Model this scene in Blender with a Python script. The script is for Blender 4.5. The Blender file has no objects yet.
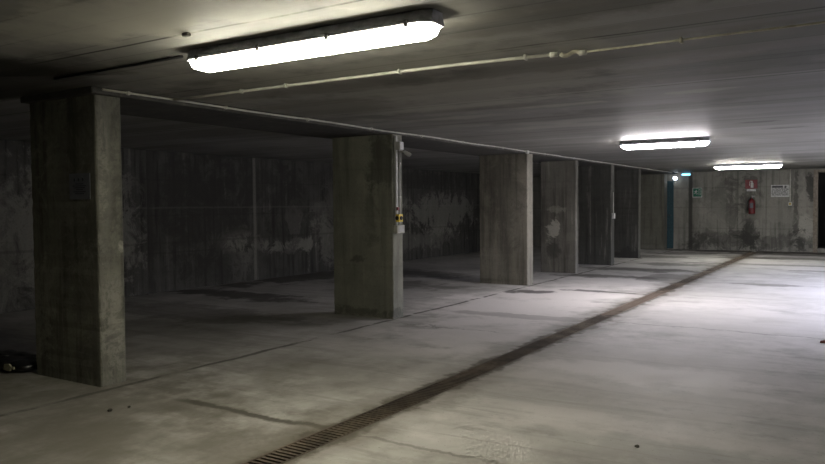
import bpy, bmesh, math, random
from mathutils import Vector, Matrix
random.seed(7)
scene = bpy.context.scene
COL = scene.collection
PI = math.pi

# ------------------------------------------------------------------ helpers
class MB:
    """collects shapes (world coordinates) that become ONE mesh object"""
    def __init__(s):
        s.bm = bmesh.new(); s.mi = 0
    def _mark(s, faces):
        for f in faces: f.material_index = s.mi
    def box(s, x0, x1, y0, y1, z0, z1, bev=0.0, seg=2, edges=None):
        r = bmesh.ops.create_cube(s.bm, size=1.0)
        vs = r['verts']
        for v in vs:
            v.co = Vector(((x0+x1)/2+v.co.x*(x1-x0), (y0+y1)/2+v.co.y*(y1-y0), (z0+z1)/2+v.co.z*(z1-z0)))
        fs = {f for v in vs for f in v.link_faces}
        s._mark(fs)
        if bev > 0:
            es = list({e for v in vs for e in v.link_edges})
            if edges == 'z': es = [e for e in es if abs(e.verts[0].co.z-e.verts[1].co.z) > 1e-6]
            if edges == 'x': es = [e for e in es if abs(e.verts[0].co.x-e.verts[1].co.x) > 1e-6]
            r2 = bmesh.ops.bevel(s.bm, geom=es, offset=bev, segments=seg, profile=.5, affect='EDGES')
            s._mark(r2['faces'])
        return s
    def tube(s, pts, r, n=12, caps=True, radii=None):
        pts = [Vector(p) for p in pts]
        rings = []
        ref = None
        for i, p in enumerate(pts):
            if i == 0: d = pts[1]-pts[0]
            elif i == len(pts)-1: d = pts[-1]-pts[-2]
            else: d = (pts[i+1]-pts[i]).normalized()+(pts[i]-pts[i-1]).normalized()
            d.normalize()
            if ref is None:
                ref = d.orthogonal().normalized()
            ref = (ref-d*ref.dot(d)).normalized()
            b = d.cross(ref)
            rr = radii[i] if radii else r
            rings.append([s.bm.verts.new(p+(ref*math.cos(2*PI*k/n)+b*math.sin(2*PI*k/n))*rr) for k in range(n)])
        for a, c in zip(rings, rings[1:]):
            for k in range(n):
                f = s.bm.faces.new((a[k], a[(k+1) % n], c[(k+1) % n], c[k])); f.smooth = True; f.material_index = s.mi
        if caps:
            for ring, rev in ((rings[0], True), (rings[-1], False)):
                f = s.bm.faces.new(list(reversed(ring)) if rev else ring); f.material_index = s.mi
        return s
    def lathe(s, prof, origin=(0, 0, 0), n=24, axis='z'):
        """prof: list of (radius, height)"""
        o = Vector(origin); rings = []
        for r, h in prof:
            ring = []
            for k in range(n):
                a = 2*PI*k/n
                c, q = r*math.cos(a), r*math.sin(a)
                v = Vector((c, q, h)) if axis == 'z' else Vector((c, -h, q)) if axis == '-y' else Vector((h, c, q))
                ring.append(s.bm.verts.new(o+v))
            rings.append(ring)
        for a, c in zip(rings, rings[1:]):
            for k in range(n):
                f = s.bm.faces.new((a[k], a[(k+1) % n], c[(k+1) % n], c[k])); f.smooth = True; f.material_index = s.mi
        for ring in (rings[0], rings[-1]):
            f = s.bm.faces.new(ring); f.material_index = s.mi
        return s
    def prism(s, poly, y0, y1):
        """polygon in x,z pushed from y0 to y1"""
        a = [s.bm.verts.new((x, y0, z)) for x, z in poly]
        b = [s.bm.verts.new((x, y1, z)) for x, z in poly]
        n = len(poly); fs = [s.bm.faces.new(a), s.bm.faces.new(list(reversed(b)))]
        for k in range(n): fs.append(s.bm.faces.new((a[k], b[k], b[(k+1) % n], a[(k+1) % n])))
        s._mark(fs); return s
    def loft(s, secs, smooth=False):
        """sections: lists of points of equal length"""
        rings = [[s.bm.verts.new(p) for p in sec] for sec in secs]
        n = len(rings[0])
        for a, c in zip(rings, rings[1:]):
            for k in range(n):
                f = s.bm.faces.new((a[k], a[(k+1) % n], c[(k+1) % n], c[k])); f.smooth = smooth; f.material_index = s.mi
        for ring in (rings[0], rings[-1]):
            f = s.bm.faces.new(ring); f.material_index = s.mi
        return s
    def build(s, name, mat, parent=None, origin=None, kind=None):
        bmesh.ops.recalc_face_normals(s.bm, faces=s.bm.faces)
        cs = [v.co for v in s.bm.verts]
        if origin is None:
            mn = [min(c[i] for c in cs) for i in range(3)]; mx = [max(c[i] for c in cs) for i in range(3)]
            origin = ((mn[0]+mx[0])/2, (mn[1]+mx[1])/2, mn[2])
        o = Vector(origin)
        for v in s.bm.verts: v.co -= o
        me = bpy.data.meshes.new(name); s.bm.to_mesh(me); s.bm.free()
        for m in (mat if isinstance(mat, (list, tuple)) else [mat]): me.materials.append(m)
        ob = bpy.data.objects.new(name, me); COL.objects.link(ob)
        ob.location = o
        if parent:
            ob.parent = parent
            ob.location = o-parent.location
        if kind: ob['kind'] = kind
        return ob

def tag(o, label, cat, group=None, kind='thing'):
    o['label'] = label; o['category'] = cat
    if group: o['group'] = group
    if kind: o['kind'] = kind
    return o
def empty(name, loc, label, cat, group=None):
    o = bpy.data.objects.new(name, None); COL.objects.link(o); o.location = loc; o.empty_display_size = .1
    return tag(o, label, cat, group)

# ------------------------------------------------------------------ materials
class NT:
    def __init__(s, name):
        s.m = bpy.data.materials.new(name); s.m.use_nodes = True
        s.t = s.m.node_tree; s.t.nodes.clear()
        s.out = s.n('ShaderNodeOutputMaterial'); s.b = s.n('ShaderNodeBsdfPrincipled')
        s.l(s.b.outputs[0], s.out.inputs[0])
        s._pos = None
    def n(s, ty, **kw):
        q = s.t.nodes.new(ty)
        for k, v in kw.items(): setattr(q, k, v)
        return q
    def l(s, a, b): s.t.links.new(a, b)
    def set(s, sock, v):
        if isinstance(v, bpy.types.NodeSocket): s.l(v, sock)
        else: sock.default_value = v
    def math(s, op, a, b=None, c=None, clamp=False):
        q = s.n('ShaderNodeMath', operation=op); q.use_clamp = clamp
        s.set(q.inputs[0], a)
        if b is not None: s.set(q.inputs[1], b)
        if c is not None: s.set(q.inputs[2], c)
        return q.outputs[0]
    def pos(s):
        if s._pos is None:
            g = s.n('ShaderNodeNewGeometry'); s._pos = g.outputs['Position']
            x = s.n('ShaderNodeSeparateXYZ'); s.l(s._pos, x.inputs[0]); s.xyz = x.outputs
        return s._pos
    def scaled(s, sc, off=(0, 0, 0)):
        q = s.n('ShaderNodeMapping'); s.l(s.pos(), q.inputs['Vector'])
        q.inputs['Scale'].default_value = sc; q.inputs['Location'].default_value = off
        return q.outputs[0]
    def noise(s, sc=(1, 1, 1), scale=1.0, detail=4, rough=.55, off=(0, 0, 0), dist=0.0):
        q = s.n('ShaderNodeTexNoise'); s.l(s.scaled(sc, off), q.inputs['Vector'])
        q.inputs['Scale'].default_value = scale; q.inputs['Detail'].default_value = detail
        q.inputs['Roughness'].default_value = rough; q.inputs['Distortion'].default_value = dist
        return q.outputs[0]
    def rng(s, v, a, b, c=0.0, d=1.0, smooth=True):
        q = s.n('ShaderNodeMapRange'); q.interpolation_type = 'SMOOTHSTEP' if smooth else 'LINEAR'
        s.set(q.inputs[0], v)
        for i, x in enumerate((a, b, c, d)): q.inputs[i+1].default_value = x
        return q.outputs[0]
    def mix(s, f, a, b, mode='MIX'):
        q = s.n('ShaderNodeMix', data_type='RGBA', blend_type=mode)
        s.set(q.inputs[0], f)
        for sock, v in ((q.inputs[6], a), (q.inputs[7], b)):
            if isinstance(v, bpy.types.NodeSocket): s.l(v, sock)
            else: sock.default_value = (*v, 1) if len(v) == 3 else v
        return q.outputs[2]
    def blob(s, ia, ib, ca, cb, ra, rb, soft=.5, wob=.6, wn=None, ang=0):
        """ragged ellipse in two of the world axes"""
        s.pos()
        a = s.math('SUBTRACT', s.xyz[ia], ca); b = s.math('SUBTRACT', s.xyz[ib], cb)
        if ang:
            c, q = math.cos(ang), math.sin(ang)
            a2 = s.math('ADD', s.math('MULTIPLY', a, c), s.math('MULTIPLY', b, q))
            b = s.math('SUBTRACT', s.math('MULTIPLY', b, c), s.math('MULTIPLY', a, q)); a = a2
        a = s.math('DIVIDE', a, ra); b = s.math('DIVIDE', b, rb)
        d = s.math('SQRT', s.math('ADD', s.math('MULTIPLY', a, a), s.math('MULTIPLY', b, b)))
        if wn is not None: d = s.math('ADD', d, s.math('MULTIPLY', s.math('SUBTRACT', wn, .5), wob*5))
        return s.rng(d, 1-soft/2, 1+soft/2, 1, 0)
    def line(s, i, c, half, wn, wob, soft=1.0):
        """thin wandering line where world axis i equals c"""
        s.pos()
        d = s.math('ABSOLUTE', s.math('SUBTRACT', s.math('ADD', s.xyz[i], s.math('MULTIPLY', s.math('SUBTRACT', wn, .5), wob)), c))
        return s.rng(d, half, half*(1+soft), 1, 0)
    def band(s, i, a, b, soft):
        s.pos()
        return s.math('MULTIPLY', s.rng(s.xyz[i], a-soft, a+soft), s.rng(s.xyz[i], b-soft, b+soft, 1, 0))
    def bump(s, h, strength=.3, dist=.01):
        q = s.n('ShaderNodeBump'); q.inputs['Strength'].default_value = strength; q.inputs['Distance'].default_value = dist
        s.l(h, q.inputs['Height']); s.l(q.outputs[0], s.b.inputs['Normal'])
    def fin(s, col, rough, spec=.5, metal=0.0):
        s.set(s.b.inputs['Base Color'], col if isinstance(col, bpy.types.NodeSocket) else (*col, 1))
        s.set(s.b.inputs['Roughness'], rough); s.b.inputs['Specular IOR Level'].default_value = spec
        s.b.inputs['Metallic'].default_value = metal
        return s.m

def plain(name, col, rough=.5, spec=.5, metal=0.0, var=.25, vscale=20.0):
    k = NT(name)
    nz = k.noise((1, 1, 1), vscale, 4)
    c = k.mix(k.rng(nz, .3, .7), tuple(x*(1-var) for x in col), tuple(min(1, x*(1+var)) for x in col))
    return k.fin(c, rough, spec, metal)

def concrete_wall(name, dark, light, streak=.5, blobs=(), lines=(), rough=.85, pale=(.34, .325, .28), stain=(.035, .034, .03), boards=True, seed=0.0, board_amt=.3):
    k = NT(name)
    big = k.noise((.9, .9, .7), 1.0, 6, .6, (seed, 0, 0))
    mid = k.noise((1, 1, 1), 4.0, 6, .65, (0, seed, 0))
    fine = k.noise((1, 1, 1), 38.0, 4, .6)
    st = k.noise((9, 9, .55), 1.0, 5, .65, (0, 0, seed))
    rag = k.noise((1, 1, 1), 2.3, 9, .78, (3, 1, seed), .6)
    f = k.math('ADD', k.math('MULTIPLY', k.rng(big, .3, .7), .55), k.math('MULTIPLY', k.rng(mid, .3, .7), .45))
    c = k.mix(f, dark, light)
    c = k.mix(k.math('MULTIPLY', k.rng(st, .47, .66), streak), c, tuple(x*.42 for x in dark))
    c = k.mix(k.math('MULTIPLY', k.rng(st, .30, .42, 1, 0), streak*.45), c, pale)
    if boards:      # faint pour and formwork lines
        for z in (.62, 1.22, 1.78):
            c = k.mix(k.math('MULTIPLY', k.line(2, z, .006, mid, .05, 2.0), board_amt), c, tuple(x*.4 for x in dark))
    for (ia, ib, ca, cb, ra, rb, kind, amt, soft) in blobs:
        m = k.blob(ia, ib, ca, cb, ra, rb, soft, 1.3, rag)
        col = {'p': pale, 's': stain, 'm': tuple((a+b)/2*1.15 for a, b in zip(dark, light))}[kind]
        c = k.mix(k.math('MULTIPLY', m, amt), c, col)
    for (i, cc, half, amt, kind) in lines:
        c = k.mix(k.math('MULTIPLY', k.line(i, cc, half, mid, .03, 1.5), amt), c, pale if kind == 'p' else stain)
    c = k.mix(k.math('MULTIPLY', k.rng(fine, .52, .72), .35), c, tuple(x*.5 for x in dark))
    k.bump(k.math('ADD', k.math('MULTIPLY', fine, .4), mid), .35, .008)
    return k.fin(c, rough, .35)

# --- floor
def floor_material():
    k = NT('floor_concrete')
    big = k.noise((1, 1, 1), .55, 6, .6); mid = k.noise((1, 1, 1), 2.2, 7, .62, (4, 2, 0)); fine = k.noise((1, 1, 1), 26, 5, .65)
    trowel = k.noise((.8, 7.5, 1), .9, 6, .6, (1, 0, 0), .8); rag = k.noise((1, 1, 1), 1.7, 7, .68, (9, 5, 0))
    speck = k.noise((1, 1, 1), 60, 2, .5)
    c = k.mix(k.rng(big, .32, .68), (.335, .322, .295), (.455, .437, .41))
    c = k.mix(k.math('MULTIPLY', k.rng(mid, .5, .66), .6), c, (.52, .50, .475))
    c = k.mix(k.math('MULTIPLY', k.rng(mid, .32, .47, 1, 0), .6), c, (.20, .19, .165))
    c = k.mix(k.math('MULTIPLY', k.rng(trowel, .5, .66), .4), c, (.20, .19, .165))
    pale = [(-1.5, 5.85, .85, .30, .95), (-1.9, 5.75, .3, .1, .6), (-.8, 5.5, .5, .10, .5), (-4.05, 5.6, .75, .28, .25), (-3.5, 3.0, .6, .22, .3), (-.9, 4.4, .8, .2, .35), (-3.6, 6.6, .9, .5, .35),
            (-3.9, 8.6, 1.2, 1.4, .95), (-3.9, 10.4, 1.1, 1.2, .95), (-1.4, 6.0, 1.5, 1.6, .45), (-3.4, 6.9, .8, .9, .7), (-3.8, 12.6, .9, .9, .5), (-1.3, 9.0, 1.6, 1.6, .5), (-1.2, 11.5, 1.8, 2.0, .25), (-.3, 13.5, 1.8, 1.6, .3), (-3.4, 12.2, .6, .9, .35)]  # wide patches paint lamplight and daylight into the floor, narrow ones are smears
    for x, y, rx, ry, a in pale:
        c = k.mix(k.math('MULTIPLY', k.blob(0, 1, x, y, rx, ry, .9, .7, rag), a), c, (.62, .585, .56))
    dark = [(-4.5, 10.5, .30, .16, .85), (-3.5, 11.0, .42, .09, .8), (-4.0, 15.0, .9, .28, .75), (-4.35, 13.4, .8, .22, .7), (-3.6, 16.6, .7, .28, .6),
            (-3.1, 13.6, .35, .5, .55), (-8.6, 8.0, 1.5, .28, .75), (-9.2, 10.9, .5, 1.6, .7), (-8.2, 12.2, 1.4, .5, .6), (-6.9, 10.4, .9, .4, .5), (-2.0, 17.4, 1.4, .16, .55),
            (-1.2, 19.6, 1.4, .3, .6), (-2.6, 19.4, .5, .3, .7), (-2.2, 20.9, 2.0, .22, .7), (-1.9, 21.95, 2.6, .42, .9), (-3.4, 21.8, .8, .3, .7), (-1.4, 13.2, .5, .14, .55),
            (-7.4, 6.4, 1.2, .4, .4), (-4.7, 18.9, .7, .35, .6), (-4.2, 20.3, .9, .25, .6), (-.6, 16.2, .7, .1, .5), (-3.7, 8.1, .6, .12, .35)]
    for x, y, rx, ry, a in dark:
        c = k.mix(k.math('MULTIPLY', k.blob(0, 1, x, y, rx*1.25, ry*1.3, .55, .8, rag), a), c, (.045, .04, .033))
    dirt_vign = k.rng(k.noise((1.3, .8, 1), 2.4, 8, .68, (6, 6, 0)), .36, .60, .62, 1.0)  # some bay dirt, but mostly lens vignetting painted into the floor colour
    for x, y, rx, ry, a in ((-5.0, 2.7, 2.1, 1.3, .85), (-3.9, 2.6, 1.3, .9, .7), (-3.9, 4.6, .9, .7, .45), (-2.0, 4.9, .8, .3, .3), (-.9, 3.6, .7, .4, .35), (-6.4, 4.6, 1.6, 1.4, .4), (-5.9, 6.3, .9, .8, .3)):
        c = k.mix(k.math('MULTIPLY', k.blob(0, 1, x, y, rx, ry, 1.2, .6, rag), k.math('MULTIPLY', dirt_vign, a)), c, (.12, .11, .088))
    # expansion joint along the pillars and the cross cracks
    k.pos()
    jm = k.math('MULTIPLY', k.line(0, -4.78, .014, mid, .12, 2.2), k.rng(rag, .40, .52))
    c = k.mix(k.math('MULTIPLY', jm, .85), c, (.06, .055, .045))
    cm = k.math('MULTIPLY', k.line(1, 3.42, .015, rag, .26, 2.6), k.band(0, -4.1, -2.6, .15))
    c = k.mix(k.math('MULTIPLY', cm, .9), c, (.065, .058, .045))
    cm = k.math('MULTIPLY', k.line(1, 3.42, .007, rag, .26, 2.6), k.band(0, -2.6, -1.3, .15))
    c = k.mix(k.math('MULTIPLY', cm, .5), c, (.09, .085, .07))
    cm = k.math('MULTIPLY', k.line(1, 8.25, .012, rag, .5, 1.6), k.band(0, -3.9, -.2, .4))
    c = k.mix(k.math('MULTIPLY', cm, .4), c, (.10, .09, .08))
    cm = k.math('MULTIPLY', k.line(1, 7.0, .010, rag, .9, 1.6), k.band(0, -4.7, -3.2, .3))
    c = k.mix(k.math('MULTIPLY', cm, .45), c, (.09, .085, .07))
    # dirt beside the drain
    dd = k.math('ABSOLUTE', k.math('ADD', k.xyz[0], 2.69))
    dn = k.math('ADD', dd, k.math('MULTIPLY', k.math('SUBTRACT', k.noise((1, 1, 1), 3.4, 6, .7, (2, 8, 0)), .5), .36))
    c = k.mix(k.math('MULTIPLY', k.rng(dn, .095, .17, 1, 0), .9), c, (.05, .042, .03))
    c = k.mix(k.math('MULTIPLY', k.rng(dn, .15, .42, 1, 0), .4), c, (.11, .095, .07))
    c = k.mix(k.math('MULTIPLY', k.rng(speck, .66, .74), .5), c, (.10, .095, .085))
    k.bump(k.math('ADD', k.math('MULTIPLY', fine, .3), mid), .22, .006)
    r = k.math('ADD', k.math('MULTIPLY', k.rng(mid, .3, .7), .14), .58)
    return k.fin(c, r, .3)

def ceiling_material():
    k = NT('ceiling_concrete')
    big = k.noise((.7, 1.3, 1), .8, 6, .6, (5, 0, 0)); st = k.noise((.35, 5.5, 1), 1.0, 6, .62, (0, 3, 0)); fine = k.noise((1, 1, 1), 30, 4, .6)
    wn = k.noise((1, 1, 1), 1.1, 3, .5); rag = k.noise((1, 1, 1), 2.6, 6, .68, (1, 7, 0))
    c = k.mix(k.rng(big, .3, .7), (.20, .195, .18), (.30, .292, .272))
    c = k.mix(k.math('MULTIPLY', k.rng(st, .5, .68), .5), c, (.32, .315, .30))
    c = k.mix(k.math('MULTIPLY', k.rng(st, .3, .46, 1, 0), .5), c, (.085, .082, .075))
    bt = k.math('MULTIPLY', k.math('ADD', k.xyz[1] if k._pos else k.pos(), 0.03), 1/.283)
    wh = k.n('ShaderNodeTexWhiteNoise', noise_dimensions='1D'); k.l(k.math('FLOOR', bt), wh.inputs['W'])
    c = k.mix(k.math('MULTIPLY', wh.outputs['Value'], .48), c, (.10, .097, .088))
    fr = k.math('ABSOLUTE', k.math('SUBTRACT', k.math('FRACT', k.math('ADD', bt, k.math('MULTIPLY', wn, .1))), .5))
    c = k.mix(k.math('MULTIPLY', k.rng(fr, .470, .494), .42), c, (.04, .038, .033))
    # board joints across the hall
    for y, a in ((1.35, .7), (2.60, .9), (3.86, .75), (4.92, .35), (5.72, .75), (7.1, .5), (8.5, .6), (9.35, .5), (11.9, .6), (13.2, .5), (14.6, .6), (16.2, .5), (17.1, .5), (19.4, .6), (20.8, .5)):
        c = k.mix(k.math('MULTIPLY', k.line(1, y, .007, wn, .05, 1.2), a), c, (.028, .025, .02))
    for x, y, rx, ry, a in ((-3.1, 4.7, 1.8, 1.4, .55), (-3.6, 6.6, .6, .12, .5), (-2.4, 6.3, .35, .08, .7), (-1.2, 6.15, .28, .07, .8), (-3.2, 4.9, .5, .10, .35), (-2.5, 3.25, .25, .06, .6), (-3.0, 2.2, .8, .3, .6), (-2.4, 2.3, .9, .3, .6), (-2.0, 1.9, .5, .2, .35), (-1.5, 3.2, .5, .08, .4), (-3.4, 5.9, .7, .15, .45), (-2.7, 7.6, .8, .16, .4), (-1.4, 7.4, .5, .1, .35), (-3.9, 7.3, .4, .1, .4), (-3.0, 8.0, .9, .2, .4)):  # the first, widest patch paints lamplight into the ceiling colour
        c = k.mix(k.math('MULTIPLY', k.blob(0, 1, x, y, rx, ry, .7, .6, rag), a), c, (.36, .345, .30))
    # big near-black patch with a dark surround, left of the nearest pillar
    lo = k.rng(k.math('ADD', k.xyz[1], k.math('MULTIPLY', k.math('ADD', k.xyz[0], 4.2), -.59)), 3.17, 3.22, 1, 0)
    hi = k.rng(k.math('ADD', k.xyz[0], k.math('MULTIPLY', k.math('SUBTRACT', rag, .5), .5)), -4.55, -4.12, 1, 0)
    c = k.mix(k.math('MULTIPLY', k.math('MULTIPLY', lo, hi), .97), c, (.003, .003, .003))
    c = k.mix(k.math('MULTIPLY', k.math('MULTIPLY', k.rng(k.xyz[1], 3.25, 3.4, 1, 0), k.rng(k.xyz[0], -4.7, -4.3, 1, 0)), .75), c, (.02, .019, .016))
    for x, y, rx, ry, a in ((-4.5, 2.75, .55, .3, .6), (-1.4, 3.3, .8, .2, .45), (-4.1, 5.2, .6, .5, .4), (-2.0, 4.5, 1.0, .2, .4), (-3.2, 4.4, .8, .2, .35), (-.8, 5.2, .7, .25, .4), (-3.0, 6.1, .6, .12, .35), (-1.8, 6.9, .8, .15, .35), (-1.1, 8.9, .2, .08, .6), (-.9, 9.8, .25, .1, .5)):
        c = k.mix(k.math('MULTIPLY', k.blob(0, 1, x, y, rx, ry, .9, .6, rag), a), c, (.04, .037, .03))
    k.bump(k.math('ADD', k.math('MULTIPLY', fine, .25), k.math('MULTIPLY', st, .8)), .12, .006)
    r = k.math('ADD', k.math('MULTIPLY', k.rng(st, .3, .7), .10), .52)
    return k.fin(c, r, .06)

M = {}
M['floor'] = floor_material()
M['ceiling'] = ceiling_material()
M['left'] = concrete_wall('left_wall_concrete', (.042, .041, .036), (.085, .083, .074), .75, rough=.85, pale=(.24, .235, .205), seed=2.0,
    blobs=[(1, 2, 9.3, .72, .42, .2, 'p', .7, .6), (1, 2, 9.45, .35, .3, .3, 'p', .5, .7), (1, 2, 10.9, .60, .8, .13, 'p', .7, .6), (1, 2, 10.85, 1.05, .22, .30, 'p', .65, .6), (1, 2, 12.0, .62, .6, .4, 'p', .5, .8), (1, 2, 12.1, 1.3, .6, .4, 'p', .3, .9), (1, 2, 6.2, 1.1, .9, .9, 'p', .55, .8),
           (1, 2, 8.7, 1.3, .9, .8, 's', .7, .8), (1, 2, 10.7, 1.2, .35, .7, 's', .6, .7), (1, 2, 9.0, .3, .8, .3, 's', .5, .8),
           (1, 2, 16.6, 1.15, 1.6, .45, 'p', .55, .5), (1, 2, 15.4, .5, 1.8, .22, 'p', .35, .6), (1, 2, 15.6, 1.95, 2.2, .2, 's', .7, .5),
           (1, 2, 5.0, .9, 1.2, .9, 'p', .4, .9), (1, 2, 8.2, 1.7, .8, .5, 's', .6, .9), (1, 2, 9.9, 1.75, 1.2, .35, 's', .6, .8)],
    lines=[(1, 9.77, .02, .5, 'p'), (2, 1.34, .008, .14, 'p'), (2, .78, .010, .3, 's'), (1, 7.45, .05, .7, 's'), (1, 13.4, .018, .4, 'p'), (1, 15.0, .02, .5, 's')])
M['back'] = concrete_wall('back_wall_concrete', (.17, .166, .145), (.27, .262, .23), .6, rough=.85, pale=(.36, .345, .30), seed=5.0,
    blobs=[(0, 2, -2.83, 1.3, .22, 1.3, 's', .6, .9), (0, 2, -2.85, .5, .2, .35, 's', .5, .9), (0, 2, -3.55, 1.5, .4, .6, 's', .35, .8), (0, 2, -3.6, .28, .9, .25, 's', .5, .7),
           (0, 2, -4.2, .25, .5, .25, 's', .55, .9), (0, 2, -3.35, 1.3, .14, 1.0, 's', .4, .9), (0, 2, -4.4, 1.2, .15, 1.2, 's', .35, .9), (0, 2, -2.2, .25, 1.1, .2, 's', .5, .7), (0, 2, -1.47, .62, .16, .35, 'p', .8, .5), (0, 2, -1.5, 1.35, .14, .5, 'p', .35, .6), (0, 2, -1.36, 1.75, .1, .4, 's', .8, .5),
           (0, 2, -1.62, .2, .2, .25, 's', .7, .6), (0, 2, -1.72, 1.3, .05, 1.2, 's', .6, .6), (0, 2, -2.4, 1.0, .5, .2, 'm', .5, .7), (0, 2, -4.0, 1.0, .5, .4, 'p', .2, .8)],
    lines=[(0, -4.44, .03, .85, 's'), (0, -3.18, .012, .4, 's'), (0, -2.45, .010, .3, 's')])
M['side'] = concrete_wall('side_wall_concrete', (.13, .125, .11), (.22, .215, .19), .5, seed=8.0)
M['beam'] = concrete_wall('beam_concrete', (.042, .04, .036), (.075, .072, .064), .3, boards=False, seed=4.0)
def pillar_mat(name, dark, light, streak, seed, blobs=(), lines=(), pale=(.38, .365, .31)):
    return concrete_wall(name, dark, light, streak, blobs, lines, .8, pale, seed=seed, board_amt=.10)

# metal, plastic, paper
M['housing'] = plain('lamp_housing_grey', (.42, .43, .48), .45, .5)
M['clip'] = plain('lamp_clip_plastic', (.16, .16, .17), .4)
M['pvc'] = plain('conduit_pvc', (.46, .45, .40), .5, .4, 0, .15, 12)
M['pvc_white'] = plain('trunking_pvc', (.42, .42, .405), .5, .4, 0, .12, 10)
M['flex'] = plain('flexible_conduit', (.38, .355, .28), .6)
M['black'] = plain('black_plastic', (.012, .012, .013), .35, .5)
M['yellow'] = plain('yellow_plastic', (.72, .52, .03), .4)
M['red'] = plain('red_paint', (.13, .012, .015), .35, .5)
M['red_sign'] = plain('red_sign_paint', (.15, .018, .022), .5)
M['white'] = plain('white_sign_paint', (.46, .46, .445), .55)
M['ink'] = plain('printed_ink', (.06, .06, .065), .7)
M['paper'] = plain('paper_sheet', (.115, .12, .135), .7, .2, 0, .1, 8)
M['icon'] = plain('printed_icon', (.03, .03, .04), .7)
M['green'] = plain('green_sign_paint', (.005, .11, .06), .45)
M['teal'] = plain('teal_door_paint', (.022, .06, .075), .45)
M['frame'] = plain('door_frame_paint', (.20, .17, .13), .6)
M['pebble'] = plain('concrete_crumb', (.06, .055, .045), .9)
M['scrap'] = plain('red_brown_scrap', (.16, .05, .035), .7)
M['brass'] = plain('dull_brass', (.42, .30, .08), .4, .5, .4)
M['chrome'] = plain('dull_steel', (.45, .45, .46), .35, .5, .9)
M['bag'] = plain('black_bag_plastic', (.010, .010, .011), .38, .5, 0, .3, 8)
M['patch'] = plain('pale_label_paper', (.40, .39, .26), .6)
M['mud'] = plain('trench_mud', (.022, .018, .013), .9, .2, 0, .5, 6)
def rust():
    k = NT('rusty_iron')
    a = k.noise((1, 1, 1), 3.0, 6, .65); b = k.noise((1, 1, 1), 45, 4, .6)
    c = k.mix(k.rng(a, .35, .65), (.06, .043, .03), (.17, .137, .10))
    c = k.mix(k.math('MULTIPLY', k.rng(b, .5, .7), .6), c, (.028, .019, .013))
    big = k.noise((1, .55, 1), 1.0, 3, .5, (0, 4, 0))
    c = k.mix(k.math('MULTIPLY', k.rng(big, .42, .62), .7), c, (.024, .019, .014))
    c = k.mix(k.math('MULTIPLY', k.blob(0, 1, -2.69, 10.1, .5, 1.3, .6, .6, a), .75), c, (.24, .19, .15))
    return k.fin(c, .75, .35, .15)
M['rust'] = rust()
def emit(name, col, strength, base=(.8, .8, .8)):
    k = NT(name)
    k.fin(base, .35, .4)
    k.b.inputs['Emission Color'].default_value = (*col, 1); k.b.inputs['Emission Strength'].default_value = strength
    return k.m
M['tube_warm'] = emit('lit_diffuser_near', (1.0, .955, .77), 62.0)
M['tube_cool'] = emit('lit_diffuser_middle', (1.0, .95, .97), 128.0)
M['tube_far'] = emit('lit_diffuser_far', (1.0, .98, .90), 85.0)
M['globe'] = emit('lit_bulkhead_glass', (.82, .90, 1.0), 14.0)
M['blue'] = emit('lit_blue_lens', (.10, .48, .85), 9.0)

# ------------------------------------------------------------------ the setting
H = 2.24; HB = 2.19
XL, XR, YF, YB = -9.54, 2.3, -4.0, 22.25
DX0, DX1 = -2.785, -2.60           # drain slot
b = MB()
b.box(XL-.3, DX0, YF-.3, YB+.0, -.22, 0); b.box(DX1, XR+.3, YF-.3, YB, -.22, 0)
b.box(DX0, DX1, YF-.3, 1.6, -.22, 0)
b.mi = 1; b.box(DX0, DX1, 1.6, YB, -.22, -.055)
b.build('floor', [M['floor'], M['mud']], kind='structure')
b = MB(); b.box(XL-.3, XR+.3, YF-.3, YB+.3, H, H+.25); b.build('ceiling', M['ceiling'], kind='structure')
b = MB(); b.box(XL-.3, XL, YF-.3, YB+.3, -.2, H)
b.box(XL, XL+.09, YF, 7.36, 0, H, .01, 1)                    # thicker wall panel nearer the camera
b.build('wall_left', M['left'], kind='structure')
b = MB(); b.box(XL, 0, YF-.3, YF, 0, H); b.box(0, XR, YF-.3, YF, 0, H); b.build('wall_front', M['side'], kind='structure')
# back wall with the doorway at the right
OX0, OX1, OZ0, OZ1 = -1.20, -.25, .11, 2.14
b = MB(); b.box(XL, OX0, YB, YB+.3, -.2, H); b.box(OX1, XR+.3, YB, YB+.3, -.2, H)
b.box(OX0, OX1, YB, YB+.3, OZ1, H); b.box(OX0, OX1, YB-.02, YB+.3, -.2, OZ0)
b.build('wall_back', M['back'], kind='structure')
# right wall with the vehicle entrance that lets daylight in
GY0, GY1 = 9.2, 17.4
b = MB(); b.box(XR, XR+.3, YF, GY0, 0, H); b.box(XR, XR+.3, GY1, YB, 0, H); b.box(XR, XR+.3, GY0, GY1, 2.12, H)
b.build('wall_right', M['side'], kind='structure')
# shallow beam over the pillars
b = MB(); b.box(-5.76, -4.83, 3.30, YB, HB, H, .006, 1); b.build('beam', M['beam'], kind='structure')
# the dark room behind the doorway, its frame and sill
b = MB(); b.box(OX0-.4, OX1+.6, YB+2.3, YB+2.4, OZ0, H); b.box(OX0-.5, OX0-.4, YB+.3, YB+2.4, OZ0, H); b.box(OX1+.6, OX1+.7, YB+.3, YB+2.4, OZ0, H)
b.box(OX0-.5, OX1+.7, YB+.3, YB+2.4, H, H+.1); b.box(OX0-.5, OX1+.7, YB+.3, YB+2.4, -.1, OZ0)
b.build('wall_beyond', M['beam'], kind='structure')
b = MB(); b.box(OX0-.11, OX0, YB-.03, YB+.12, 0.0, OZ1+.0, .006, 1); b.box(OX1, OX1+.11, YB-.03, YB+.12, 0.0, OZ1, .006, 1); b.box(OX0-.11, OX1+.11, YB-.03, YB+.12, OZ1, OZ1+.07, .006, 1)
b.build('door_2', M['frame'], kind='structure')
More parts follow.
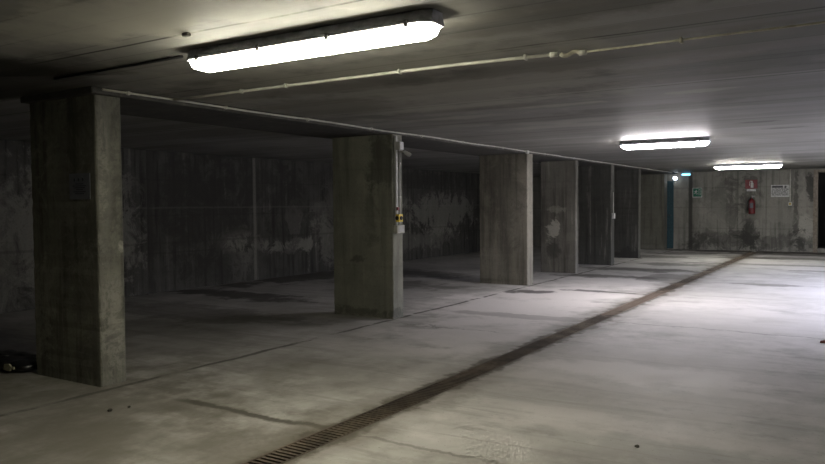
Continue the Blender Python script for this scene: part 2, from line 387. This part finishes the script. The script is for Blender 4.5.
# teal metal door mostly behind the last pillar
b = MB(); b.box(-5.78, -4.91, YB-.05, YB, .02, 2.0, .006, 1)
for z0, z1 in ((.15, .9), (1.05, 1.88)): b.box(-5.68, -5.01, YB-.058, YB-.045, z0, z1, .004, 1)
d1 = b.build('door_1', M['teal'], kind='structure')
b = MB(); b.tube([(-4.98, YB-.05, 1.0), (-4.98, YB-.10, 1.0), (-5.1, YB-.10, 1.0)], .010, 8); b.build('door_handle', M['black'], d1)

# ------------------------------------------------------------------ pillars
def pillar(x0, x1, y0, y1, mat, label):
    b = MB(); b.box(x0, x1, y0, y1, 0, HB, .014, 2, 'z')
    bmesh.ops.subdivide_edges(b.bm, edges=[e for e in b.bm.edges if abs(e.verts[0].co.z-e.verts[1].co.z) > 1], cuts=46)
    for v in b.bm.verts:                                      # worn, slightly ragged arrises
        if .02 < v.co.z < HB-.02:
            n = math.sin(v.co.z*37+x0*11)+math.sin(v.co.z*83+y0*7)+random.uniform(-1, 1)
            v.co.x += .0016*n*(1 if v.co.x < (x0+x1)/2 else -1)
            v.co.y += .0012*n
    o = b.build('pillar', mat)
    return tag(o, label, 'pillar', 'row of concrete pillars along the drain')
PY = dict(p1=3.36, p2=7.18, p3=11.24, p4=13.66, p5=15.8, p6=18.12)
pillar(-5.74, -4.885, 3.36, 3.585, pillar_mat('pillar_concrete_near', (.085, .084, .066), (.19, .186, .148), .65, 1.0,
    blobs=[(1, 2, 3.56, 1.05, .03, .05, 'p', .6, .6), (1, 2, 3.47, .5, .12, .4, 'p', .35, .7), (1, 2, 3.42, 1.6, .05, .5, 'p', .3, .7), (0, 2, -5.1, 1.2, .22, 1.2, 's', .5, .7), (0, 2, -5.55, .9, .2, .6, 'm', .25, .8)]),
    'dark nearest concrete pillar with a paper notice on its face')
pillar(-5.68, -4.785, 7.18, 7.40, pillar_mat('pillar_concrete_trunking', (.165, .165, .135), (.27, .27, .22), .4, 13.0,
    blobs=[(0, 2, -4.88, 1.85, .2, .35, 's', .5, .8), (0, 2, -5.3, .7, .10, .05, 's', .5, .7), (0, 2, -5.1, 1.2, .12, .25, 's', .35, .8), (0, 2, -5.25, .06, .5, .06, 's', .5, .8)]),
    'concrete pillar with white trunking and yellow call point on its edge')
pillar(-5.70, -4.815, 11.24, 11.48, pillar_mat('pillar_concrete_streaked', (.16, .15, .122), (.27, .255, .21), .6, 21.0,
    blobs=[(0, 2, -5.25, 1.5, .3, .7, 's', .35, .9), (0, 2, -5.45, .35, .2, .3, 'p', .2, .9)]),
    'streaky concrete pillar just beyond the one with white trunking')
pillar(-5.57, -4.845, 13.66, 13.82, pillar_mat('pillar_concrete_patched', (.09, .086, .072), (.16, .152, .128), .7, 27.0,
    blobs=[(0, 2, -5.32, .78, .14, .16, 'p', .8, .5), (0, 2, -5.3, .45, .12, .18, 's', .6, .7), (0, 2, -5.3, 1.25, .18, .05, 'p', .3, .7)]),
    'concrete pillar with a pale chalky patch halfway up its face')
pillar(-5.68, -4.80, 15.8, 16.03, pillar_mat('pillar_concrete_dark', (.042, .042, .036), (.075, .075, .064), .6, 34.0),
    'dark concrete pillar with a small white fitting on its lit edge')
pillar(-5.68, -4.83, 18.12, 18.33, pillar_mat('pillar_concrete_damp', (.052, .052, .045), (.09, .089, .076), .55, 41.0, blobs=[(0, 2, -5.2, .08, .5, .12, 's', .8, .6)]),
    'second farthest concrete pillar, plain and dark, damp at its foot')
pillar(-5.98, -5.07, 21.78, 22.14, pillar_mat('pillar_concrete_far', (.095, .093, .075), (.15, .146, .12), .5, 47.0),
    'farthest concrete pillar standing in front of the teal door')

# ------------------------------------------------------------------ fluorescent lamps
def lamp(xc, yc, L, mat, label):
    root = empty('ceiling_lamp', (xc, yc, H), label, 'lamp', 'fluorescent lamps under the ceiling')
    x0, x1 = xc-L/2, xc+L/2
    def sec(x, w, prof): return [(x, yc+s*w, z) for s, z in prof]
    # tray: wider at the rim, tapering to the ceiling
    b = MB(); cut = .035
    secs = []
    for x, w in ((x0-.016, .060), (x0+cut, .090), (x1-cut, .090), (x1+.016, .060)):
        secs.append([(x, yc-w*.70, H-.002), (x, yc-w*.86, H-.040), (x, yc-w, H-.052), (x, yc-w, H-.062), (x, yc+w, H-.062), (x, yc+w, H-.052), (x, yc+w*.86, H-.040), (x, yc+w*.70, H-.002)])
    b.loft(secs); b.build('housing', M['housing'], root)
    b = MB(); secs = []
    zt = H-.0625
    for x, w, d in ((x0-.002, .046, .014), (x0+.022, .064, .042), (x0+.07, .072, .057), (x1-.07, .072, .057), (x1-.022, .064, .044), (x1+.002, .046, .014)):
        secs.append([(x, yc-w, zt), (x, yc-w*.99, zt-d*.5), (x, yc-w*.82, zt-d*.86), (x, yc-w*.45, zt-d), (x, yc+w*.45, zt-d), (x, yc+w*.82, zt-d*.86), (x, yc+w*.99, zt-d*.5), (x, yc+w, zt)])
    b.loft(secs, True); b.build('diffuser', mat, root)
    n = max(3, round(L/.36))
    for s in (-1, 1):
        for i in range(n):
            x = x0+.10+(L-.20)*i/(n-1)
            b = MB(); b.box(x-.011, x+.011, yc+s*.091-.006, yc+s*.091+.006, H-.076, H-.044, .003, 1); b.build('clip', M['clip'], root)
    return root
lamp(-2.50, 2.925, 1.585, M['tube_warm'], 'long bright fluorescent lamp nearest the camera, at upper left')
lamp(-2.455, 10.5, 1.17, M['tube_cool'], 'middle fluorescent lamp of three, right of the pillar tops')
lamp(-2.40, 18.2, 1.40, M['tube_far'], 'farthest small fluorescent lamp, in front of the red sign wall')

# ------------------------------------------------------------------ conduits
def wavy(p0, p1, n, amp, axis):
    out = []
    for i in range(n+1):
        t = i/n; p = Vector(p0).lerp(Vector(p1), t)
        p[axis] += amp*math.sin(t*n*.9)*(.5+.5*math.sin(t*7)); out.append(p)
    return out
root = empty('conduit', (-4.815, 3.3, 2.215), 'thin grey conduit running along the beam above the pillars', 'conduit')
b = MB(); b.tube(wavy((-4.815, 3.38, 2.222), (-4.815, 21.6, 2.222), 60, .004, 2), .009, 10); b.build('pipe', M['pvc'], root)
for y in (3.6, 4.6, 5.7, 6.8, 7.9, 9.0, 10.3, 12.0, 13.5, 15.2, 17.0, 19.0):
    b = MB(); b.box(-4.829, -4.800, y-.012, y+.012, 2.208, 2.237, .004, 1); b.build('clip', M['pvc'], root)
b = MB(); b.box(-4.829, -4.785, 11.18, 11.26, 2.185, 2.235, .006, 1); b.build('joint_box', M['pvc_white'], root)

root = empty('conduit', (-4.8, 4.02, 2.215), 'cream conduit with a bent coupling crossing the ceiling beside nearest lamp', 'conduit')
b = MB(); b.tube([(-4.80, 4.02, 2.222), (-4.3, 4.03, 2.222), (-3.0, 4.02, 2.221), (-2.2, 4.03, 2.222), (-1.56, 4.08, 2.222)], .0105, 10); b.build('pipe', M['pvc'], root)
b = MB(); b.tube([(-1.60, 4.075, 2.222), (-1.555, 4.082, 2.222)], .016, 12); b.build('sleeve', M['pvc'], root)
b = MB(); b.tube([(-1.54+.012*i, 4.085+.035*(3*(i/9)**2-2*(i/9)**3)+.0, 2.221-.012*math.sin(i/9*PI*2)) for i in range(10)], .013, 10); b.build('flexible_coupling', M['flex'], root)
b = MB(); b.tube([(-1.44, 4.12, 2.222), (-1.40, 4.121, 2.222)], .016, 12); b.build('sleeve', M['pvc'], root)
b = MB(); b.tube([(-1.40, 4.122, 2.224), (-.87, 4.12, 2.225), (0.0, 4.12, 2.226), (XR-.01, 4.12, 2.226)], .006, 10); b.build('thin_pipe', M['flex'], root)
for x, y in ((-4.05, 4.03), (-3.60, 4.025), (-2.616, 4.025), (-1.75, 4.065), (-.874, 4.12)):
    b = MB(); b.box(x-.008, x+.008, y-.020, y+.020, 2.206, 2.2385, .004, 1); b.build('clip', M['pvc'] if x < -1 else M['flex'], root)
b = MB(); b.tube([(-3.42, 2.93, 2.2295), (-3.9, 2.94, 2.2305), (-4.72, 2.95, 2.2305)], .009, 8)
tag(b.build('cable', M['black']), 'dark supply cable running left from nearest lamp along the ceiling', 'cable')
b = MB(); b.box(-3.0, -2.955, 2.565, 2.595, 2.222, 2.24, .005, 1)
tag(b.build('ceiling_bracket', M['pebble']), 'tiny dark metal stub on ceiling joint behind nearest lamp', 'bracket')

# ------------------------------------------------------------------ fittings on the second pillar (its right side, x = -4.79)
PX = -4.785
root = empty('cable_trunking', (PX, 7.27, 1.30), 'white cable trunking running up the edge of second pillar', 'trunking')
b = MB(); b.box(PX+.004, PX+.030, 7.215, 7.255, 1.12, 2.17, .004, 1); b.build('channel', M['pvc_white'], root)
b = MB(); b.tube([(PX+.018, 7.305, 1.12), (PX+.018, 7.305, 2.05)], .011, 10); b.build('pipe', M['pvc_white'], root)
for z in (1.45, 1.85):
    b = MB(); b.box(PX+.004, PX+.032, 7.285, 7.325, z-.01, z+.01, .003, 1); b.build('clip', M['pvc'], root)
root = empty('junction_box', (PX, 7.27, 2.02), 'white junction box at top of the white trunking', 'box')
b = MB(); b.box(PX+.03, PX+.085, 7.21, 7.30, 2.0, 2.10, .006, 2); b.build('body', M['pvc_white'], root)
b = MB(); b.box(PX+.085, PX+.09, 7.215, 7.295, 2.006, 2.094, .002, 1); b.build('lid', M['white'], root)
root = empty('spotlight', (PX+.06, 7.30, 1.95), 'small white swivel head pointing aside under the junction box', 'spotlight')
b = MB(); b.tube([(PX+.03, 7.30, 1.99), (PX+.07, 7.31, 1.985), (PX+.10, 7.32, 1.975)], .009, 8); b.build('arm', M['pvc'], root)
b = MB(); b.tube([(PX+.09, 7.30, 1.99), (PX+.105, 7.31, 1.975), (PX+.145, 7.34, 1.945), (PX+.15, 7.345, 1.94)], .03, 14, True, [.014, .022, .027, .024]); b.build('head', M['pvc_white'], root)
root = empty('call_point', (PX+.03, 7.26, 1.15), 'yellow call point with black button on second pillar', 'call point')
b = MB(); b.box(PX+.028, PX+.075, 7.20, 7.29, 1.155, 1.245, .005, 2); b.build('box', M['yellow'], root)
b = MB(); b.lathe([(.024, 0), (.024, .010), (.018, .014)], (PX+.075, 7.245, 1.20), 16, 'x'); b.build('button', M['black'], root)
b = MB(); b.lathe([(.024, 0), (.024, .006)], (PX+.05, 7.20, 1.20), 16, '-y'); b.build('face_plate', M['black'], root)
b = MB(); b.box(PX+.028, PX+.05, 7.215, 7.255, 1.29, 1.33, .004, 1)
tag(b.build('indicator', M['red_sign']), 'tiny red indicator above the yellow call point', 'indicator')
root = empty('switch_box', (PX, 7.26, 1.0), 'grey switch box under the yellow call point', 'box')
b = MB(); b.box(PX+.004, PX+.06, 7.19, 7.35, 1.02, 1.115, .006, 2); b.build('body', M['pvc'], root)
b = MB(); b.box(PX+.06, PX+.066, 7.21, 7.33, 1.032, 1.103, .003, 1); b.build('cover', M['pvc_white'], root)
root = empty('wall_fitting', (-4.79, 15.9, 1.0), 'small white fitting on the lit edge of dark fifth pillar', 'fitting')
b = MB(); b.box(-4.797, -4.748, 15.83, 15.93, 1.02, 1.14, .006, 2); b.build('body', M['white'], root)
b = MB(); b.tube([(-4.78, 15.88, 1.14), (-4.78, 15.88, 1.6)], .008, 8); b.build('pipe', M['pvc'], root)

# notice on the nearest pillar
root = empty('notice', (-5.085, 3.36, 1.41), 'pale paper notice with three dark icons on nearest pillar', 'notice')
y = 3.359
b = MB(); b.box(-5.215, -4.958, y-.004, y, 1.415, 1.612); b.build('sheet', M['paper'], root)
for i in range(3):
    xc = -5.147+.052*i
    b = MB(); b.prism([(xc+.011*math.cos(a*PI/6), 1.564+.014*math.sin(a*PI/6)) for a in range(12)], y-.006, y-.004); b.build('icon', M['icon'], root)
b = MB()
for i, (w, z) in enumerate(((.10, 1.532), (.17, 1.517), (.14, 1.503), (.09, 1.489), (.16, 1.472), (.12, 1.458))):
    b.box(-5.087-w/2, -5.087+w/2, y-.0052, y-.004, z-.0035, z+.0035)
b.build('text_lines', M['icon'], root)

# ------------------------------------------------------------------ things on the far wall (face at y = YB)
W = YB
# escape sign
root = empty('exit_sign', (-4.24, W, 1.52), 'green running man exit sign with white border on far wall', 'sign')
b = MB(); b.box(-4.385, -4.125, W-.006, W, 1.51, 1.785, .002, 1); b.build('plate', M['white'], root)
b = MB(); b.box(-4.370, -4.140, W-.009, W-.005, 1.53, 1.77); b.build('green_field', M['green'], root)
b = MB()
def pp(poly, dx, dz, s): b.prism([(dx+x*s, dz+z*s) for x, z in poly], W-.011, W-.008)
S = .085
pp([(-.05, .62), (.13, .66), (.20, .50), (.13, .36), (-.05, .40), (-.10, .52)], -4.285, 1.672, S)            # head
pp([(-.35, .30), (.10, .33), (.25, .10), (.05, -.25), (-.25, -.25), (-.18, .05)], -4.285, 1.672, S)          # torso
pp([(.12, .32), (.55, .10), (.50, -.02), (.18, .10)], -4.285, 1.672, S)                                      # front arm
pp([(-.35, .30), (-.62, -.05), (-.52, -.12), (-.24, .16)], -4.285, 1.672, S)                                 # rear arm
pp([(-.25, -.22), (.02, -.22), (-.22, -.62), (-.75, -.70), (-.75, -.56), (-.36, -.50)], -4.285, 1.672, S)    # rear leg
pp([(-.08, -.22), (.10, -.2), (.42, -.48), (.30, -.95), (.15, -.92), (.22, -.52)], -4.285, 1.672, S)         # front leg
b.box(-4.215, -4.205, W-.011, W-.008, 1.57, 1.745); b.box(-4.178, -4.168, W-.011, W-.008, 1.57, 1.745); b.box(-4.215, -4.168, W-.011, W-.008, 1.735, 1.745)
b.build('pictogram', M['white'], root)
# red extinguisher sign
root = empty('extinguisher_sign', (-2.83, W, 1.66), 'red sign with white extinguisher symbol above fire extinguisher', 'sign')
b = MB(); b.box(-2.985, -2.675, W-.006, W, 1.735, 1.985, .002, 1); b.build('red_plate', M['red_sign'], root)
b = MB(); b.box(-2.945, -2.715, W-.006, W, 1.665, 1.725, .001, 1); b.build('caption_strip', M['white'], root)
b = MB()
b.prism([(-2.845, 1.76), (-2.775, 1.76), (-2.775, 1.885), (-2.795, 1.91), (-2.825, 1.91), (-2.845, 1.885)], W-.009, W-.005)
b.prism([(-2.83, 1.915), (-2.80, 1.915), (-2.795, 1.945), (-2.86, 1.955), (-2.865, 1.942), (-2.83, 1.935)], W-.009, W-.005)
b.prism([(-2.87, 1.94), (-2.858, 1.94), (-2.868, 1.82), (-2.882, 1.82)], W-.009, W-.005)
b.build('pictogram', M['white'], root)
# the extinguisher
ex, ey = -2.80, W-.10
root = empty('fire_extinguisher', (ex, ey, 1.03), 'red fire extinguisher hanging on far wall below red sign', 'fire extinguisher')
b = MB(); b.lathe([(.05, 1.035), (.083, 1.04), (.086, 1.06), (.086, 1.36), (.080, 1.40), (.06, 1.43), (.032, 1.445), (.030, 1.465)], (ex, ey, 0), 24); b.build('cylinder', M['red'], root)
b = MB(); b.lathe([(.024, 1.46), (.024, 1.50), (.016, 1.505)], (ex, ey, 0), 14); b.box(ex-.012, ex+.07, ey-.012, ey+.012, 1.50, 1.512, .003, 1); b.box(ex-.012, ex+.06, ey-.010, ey+.010, 1.522, 1.532, .003, 1)
b.build('valve', M['chrome'], root)
b = MB(); b.tube([(ex-.02, ey, 1.485), (ex-.07, ey-.01, 1.47), (ex-.105, ey-.015, 1.40), (ex-.108, ey-.02, 1.25), (ex-.098, ey-.02, 1.14)], .010, 8, True, [.009, .009, .009, .010, .015]); b.build('hose', M['black'], root)
b = MB()
bm_ring = [(.0875, 1.20), (.0875, 1.34)]
n = 10
vs = []
for r, z in bm_ring:
    vs.append([b.bm.verts.new((ex+r*math.cos(a), ey+r*math.sin(a), z)) for a in [(-PI/2-.55+1.1*i/n) for i in range(n+1)]])
for i in range(n): b.bm.faces.new((vs[0][i], vs[0][i+1], vs[1][i+1], vs[1][i]))
ob = b.build('label', M['paper'], root)
ob.modifiers.new('thick', 'SOLIDIFY').thickness = .001
b = MB(); b.box(ex-.02, ex+.02, ey+.075, W, 1.20, 1.24, .003, 1); b.build('rest', M['black'], root)
b = MB(); b.box(ex-.025, ex+.025, ey+.02, W, 1.455, 1.475, .003, 1); b.build('bracket', M['black'], root)
# white notice board
root = empty('notice', (-2.11, W, 1.49), 'white printed notice on far wall right of fire extinguisher', 'notice')
b = MB(); b.box(-2.335, -1.885, W-.006, W, 1.495, 1.825, .002, 1); b.build('board', M['white'], root)
b = MB(); b.box(-2.31, -2.04, W-.008, W-.005, 1.745, 1.80); b.box(-2.0, -1.96, W-.008, W-.005, 1.74, 1.79)
b.prism([(-1.98+.03*math.cos(a*PI/5), 1.765+.03*math.sin(a*PI/5)) for a in range(10)], W-.0085, W-.005); b.build('header', M['ink'], root)
b = MB()
for r in range(7):
    z = 1.72-.029*r; x = -2.315
    while x < -1.93:
        w = random.uniform(.03, .09); b.box(x, min(x+w, -1.905), W-.0075, W-.005, z-.0075, z+.0065); x += w+.014
b.build('text_lines', M['ink'], root)
# conduit drop and switch
root = empty('conduit_drop', (-1.865, W, 1.33), 'grey vertical conduit drop on far wall beside white notice', 'conduit')
b = MB(); b.tube([(-1.862, W-.014, 1.36), (-1.862, W-.014, 2.235)], .013, 8); b.build('pipe', M['pvc'], root)
for z in (1.55, 1.95):
    b = MB(); b.box(-1.885, -1.84, W-.03, W, z-.012, z+.012, .003, 1); b.build('clip', M['pvc'], root)
root = empty('light_switch', (-1.865, W, 1.25), 'small brass coloured switch box below the vertical conduit', 'switch')
b = MB(); b.box(-1.905, -1.82, W-.05, W, 1.255, 1.355, .006, 2); b.build('box', M['pvc'], root)
b = MB(); b.box(-1.885, -1.84, W-.062, W-.05, 1.275, 1.335, .004, 1); b.build('rocker', M['brass'], root)
# bulkhead lamp and blue emergency light over the teal door
root = empty('bulkhead_lamp', (-4.88, W, 2.07), 'round glowing white lamp above the teal door', 'lamp')
b = MB(); b.lathe([(.07, 0), (.07, .025), (.06, .03)], (-4.865, W, 2.075), 20, '-y'); b.build('base', M['housing'], root)
b = MB(); b.lathe([(.052, .03), (.055, .05), (.045, .08), (.025, .098), (.004, .104)], (-4.865, W, 2.075), 20, '-y'); b.build('globe', M['globe'], root)
root = empty('emergency_light', (-4.56, W, 2.13), 'blue glowing emergency light high on far wall above exit sign', 'lamp')
b = MB(); b.box(-4.69, -4.43, W-.05, W, 2.15, 2.225, .006, 2); b.build('case', M['housing'], root)
b = MB(); b.box(-4.67, -4.45, W-.065, W-.05, 2.155, 2.195, .006, 2); b.build('lens', M['blue'], root)

# ------------------------------------------------------------------ the floor drain: one iron grate after another
def grate(y0, ln, n, label, group):
    root = empty('drain_grate', (-2.69, y0+ln/2, -.03), label, 'drain grate', group)
    b = MB()
    p = ln/n
    for i in range(n):
        y = y0+p*(i+.5); b.box(DX0+.012, DX1-.012, y-p*.27, y+p*.27, -.028, -.002)
    b.build('bars', M['rust'], root)
    b = MB(); b.box(DX0+.001, DX0+.014, y0+.002, y0+ln-.002, -.03, .001); b.box(DX1-.014, DX1-.001, y0+.002, y0+ln-.002, -.03, .001)
    b.build('rim', M['rust'], root)
    return root
def copy_thing(o, loc):
    c = o.copy(); COL.objects.link(c); c.location = loc
    for ch in list(o.children):
        k = ch.copy(); COL.objects.link(k); k.parent = c
    return c
g0 = grate(1.72, 1.0, 25, 'rusty slotted iron grate, one of many lining the long floor drain', 'iron grates of the floor drain')
for i in range(1, 20):
    copy_thing(g0, (g0.location.x, g0.location.y+1.004*i, g0.location.z))

# ------------------------------------------------------------------ litter
def crumb(x, y, r, name, mat, label, cat, flat=.6):
    b = MB(); bmesh.ops.create_icosphere(b.bm, subdivisions=2, radius=r)
    for v in b.bm.verts:
        v.co *= random.uniform(.78, 1.15); v.co.z *= flat
    mz = min(v.co.z for v in b.bm.verts)
    for v in b.bm.verts: v.co += Vector((x, y, -mz))
    return tag(b.build(name, mat), label, cat)
crumb(-4.253, 2.985, .017, 'concrete_crumb', M['pebble'], 'larger dark crumb on the floor in front of nearest pillar', 'crumb')
crumb(-4.224, 3.11, .011, 'concrete_crumb', M['pebble'], 'smaller dark crumb on the floor in front of nearest pillar', 'crumb')
crumb(-1.08, 4.036, .014, 'concrete_crumb', M['pebble'], 'dark crumb alone on open floor at bottom right', 'crumb')
b = MB(); b.prism([(-.40, .0), (-.35, .0), (-.34, .015), (-.36, .03), (-.395, .02)], 7.95, 7.98)
tag(b.build('scrap', M['scrap']), 'red brown scrap on the floor at right edge of view', 'scrap')
# black bag left of the nearest pillar
root = empty('bag', (-6.15, 3.42, 0), 'flat black bag with a pale patch lying left of nearest pillar', 'bag')
b = MB(); bmesh.ops.create_uvsphere(b.bm, u_segments=40, v_segments=20, radius=1.0)
for v in b.bm.verts:
    p = v.co.copy()
    x = math.copysign(abs(p.x)**.6, p.x)*.42; yy = math.copysign(abs(p.y)**.6, p.y)*.17; z = (math.copysign(abs(p.z)**.5, p.z)*.5+.5)*.10
    w = math.sin(x*31+yy*17)*.006+math.sin(x*57-yy*41+z*60)*.004
    v.co = Vector((-6.23+x, 3.42+yy+w, max(0, z+w*(1 if z > .02 else 0))))
for f in b.bm.faces: f.smooth = True
b.build('body', M['bag'], root)
b = MB(); b.tube([(-6.5, 3.40, .095), (-6.42, 3.34, .115), (-6.3, 3.32, .12), (-6.2, 3.34, .112), (-6.15, 3.40, .09)], .008, 8); b.build('handle', M['bag'], root)
b = MB(); b.prism([(-5.99, .035), (-5.90, .03), (-5.875, .065), (-5.91, .088), (-5.98, .08)], 3.232, 3.246); b.prism([(-5.865, .05), (-5.845, .05), (-5.845, .07), (-5.865, .07)], 3.236, 3.246); b.build('patch', M['patch'], root)

# ------------------------------------------------------------------ daylight through the vehicle entrance
w = bpy.data.worlds.new('sky'); scene.world = w; w.use_nodes = True
nt = w.node_tree; nt.nodes.clear()
bg = nt.nodes.new('ShaderNodeBackground'); wo = nt.nodes.new('ShaderNodeOutputWorld')
tc = nt.nodes.new('ShaderNodeTexCoord'); sx = nt.nodes.new('ShaderNodeSeparateXYZ'); ra = nt.nodes.new('ShaderNodeMapRange')
mx = nt.nodes.new('ShaderNodeMix'); mx.data_type = 'RGBA'
nt.links.new(tc.outputs['Generated'], sx.inputs[0]); nt.links.new(sx.outputs['Z'], ra.inputs[0])
ra.inputs[1].default_value = .08; ra.inputs[2].default_value = .50
nt.links.new(ra.outputs[0], mx.inputs[0])
mx.inputs[6].default_value = (.05, .048, .046, 1); mx.inputs[7].default_value = (.76, .80, 1.05, 1)     # ground, overcast sky
nt.links.new(mx.outputs[2], bg.inputs['Color']); bg.inputs['Strength'].default_value = 38.0
nt.links.new(bg.outputs[0], wo.inputs[0])
pl = bpy.data.lights.new('entrance_portal', 'AREA'); pl.shape = 'RECTANGLE'; pl.size = GY1-GY0; pl.size_y = 2.1
po = bpy.data.objects.new('entrance_portal', pl); COL.objects.link(po)
po.location = (XR+.15, (GY0+GY1)/2, 1.06); po.rotation_euler = (0, PI/2, 0)
po.matrix_world = Matrix.Translation(po.location) @ Matrix(((0, 0, 1, 0), (1, 0, 0, 0), (0, 1, 0, 0), (0, 0, 0, 1)))
pl.cycles.is_portal = True

# ------------------------------------------------------------------ camera
cam = bpy.data.cameras.new('camera'); co = bpy.data.objects.new('camera', cam); COL.objects.link(co)
cam.sensor_width = 36; cam.sensor_fit = 'HORIZONTAL'; cam.lens = 31.855; cam.clip_start = .05
pit, rol, yaw = .0366490787, -.00807327, .560913208
cy, sy, cp, sp, cr, sr = math.cos(yaw), math.sin(yaw), math.cos(pit), math.sin(pit), math.cos(rol), math.sin(rol)
fw = Vector((-sy*cp, cy*cp, -sp)); rt = Vector((cy, sy, 0)); up = rt.cross(fw)
r2 = rt*cr+up*sr; u2 = up*cr-rt*sr
m = Matrix((r2, u2, -fw)).transposed().to_4x4(); m.translation = (0, 0, 1.35)
co.matrix_world = m
scene.camera = co
vs_ = scene.view_settings
scene.display_settings.display_device = 'sRGB'
vs_.view_transform = 'Standard'; vs_.look = 'None'; vs_.exposure = 0.0; vs_.gamma = 1.0; vs_.use_curve_mapping = False
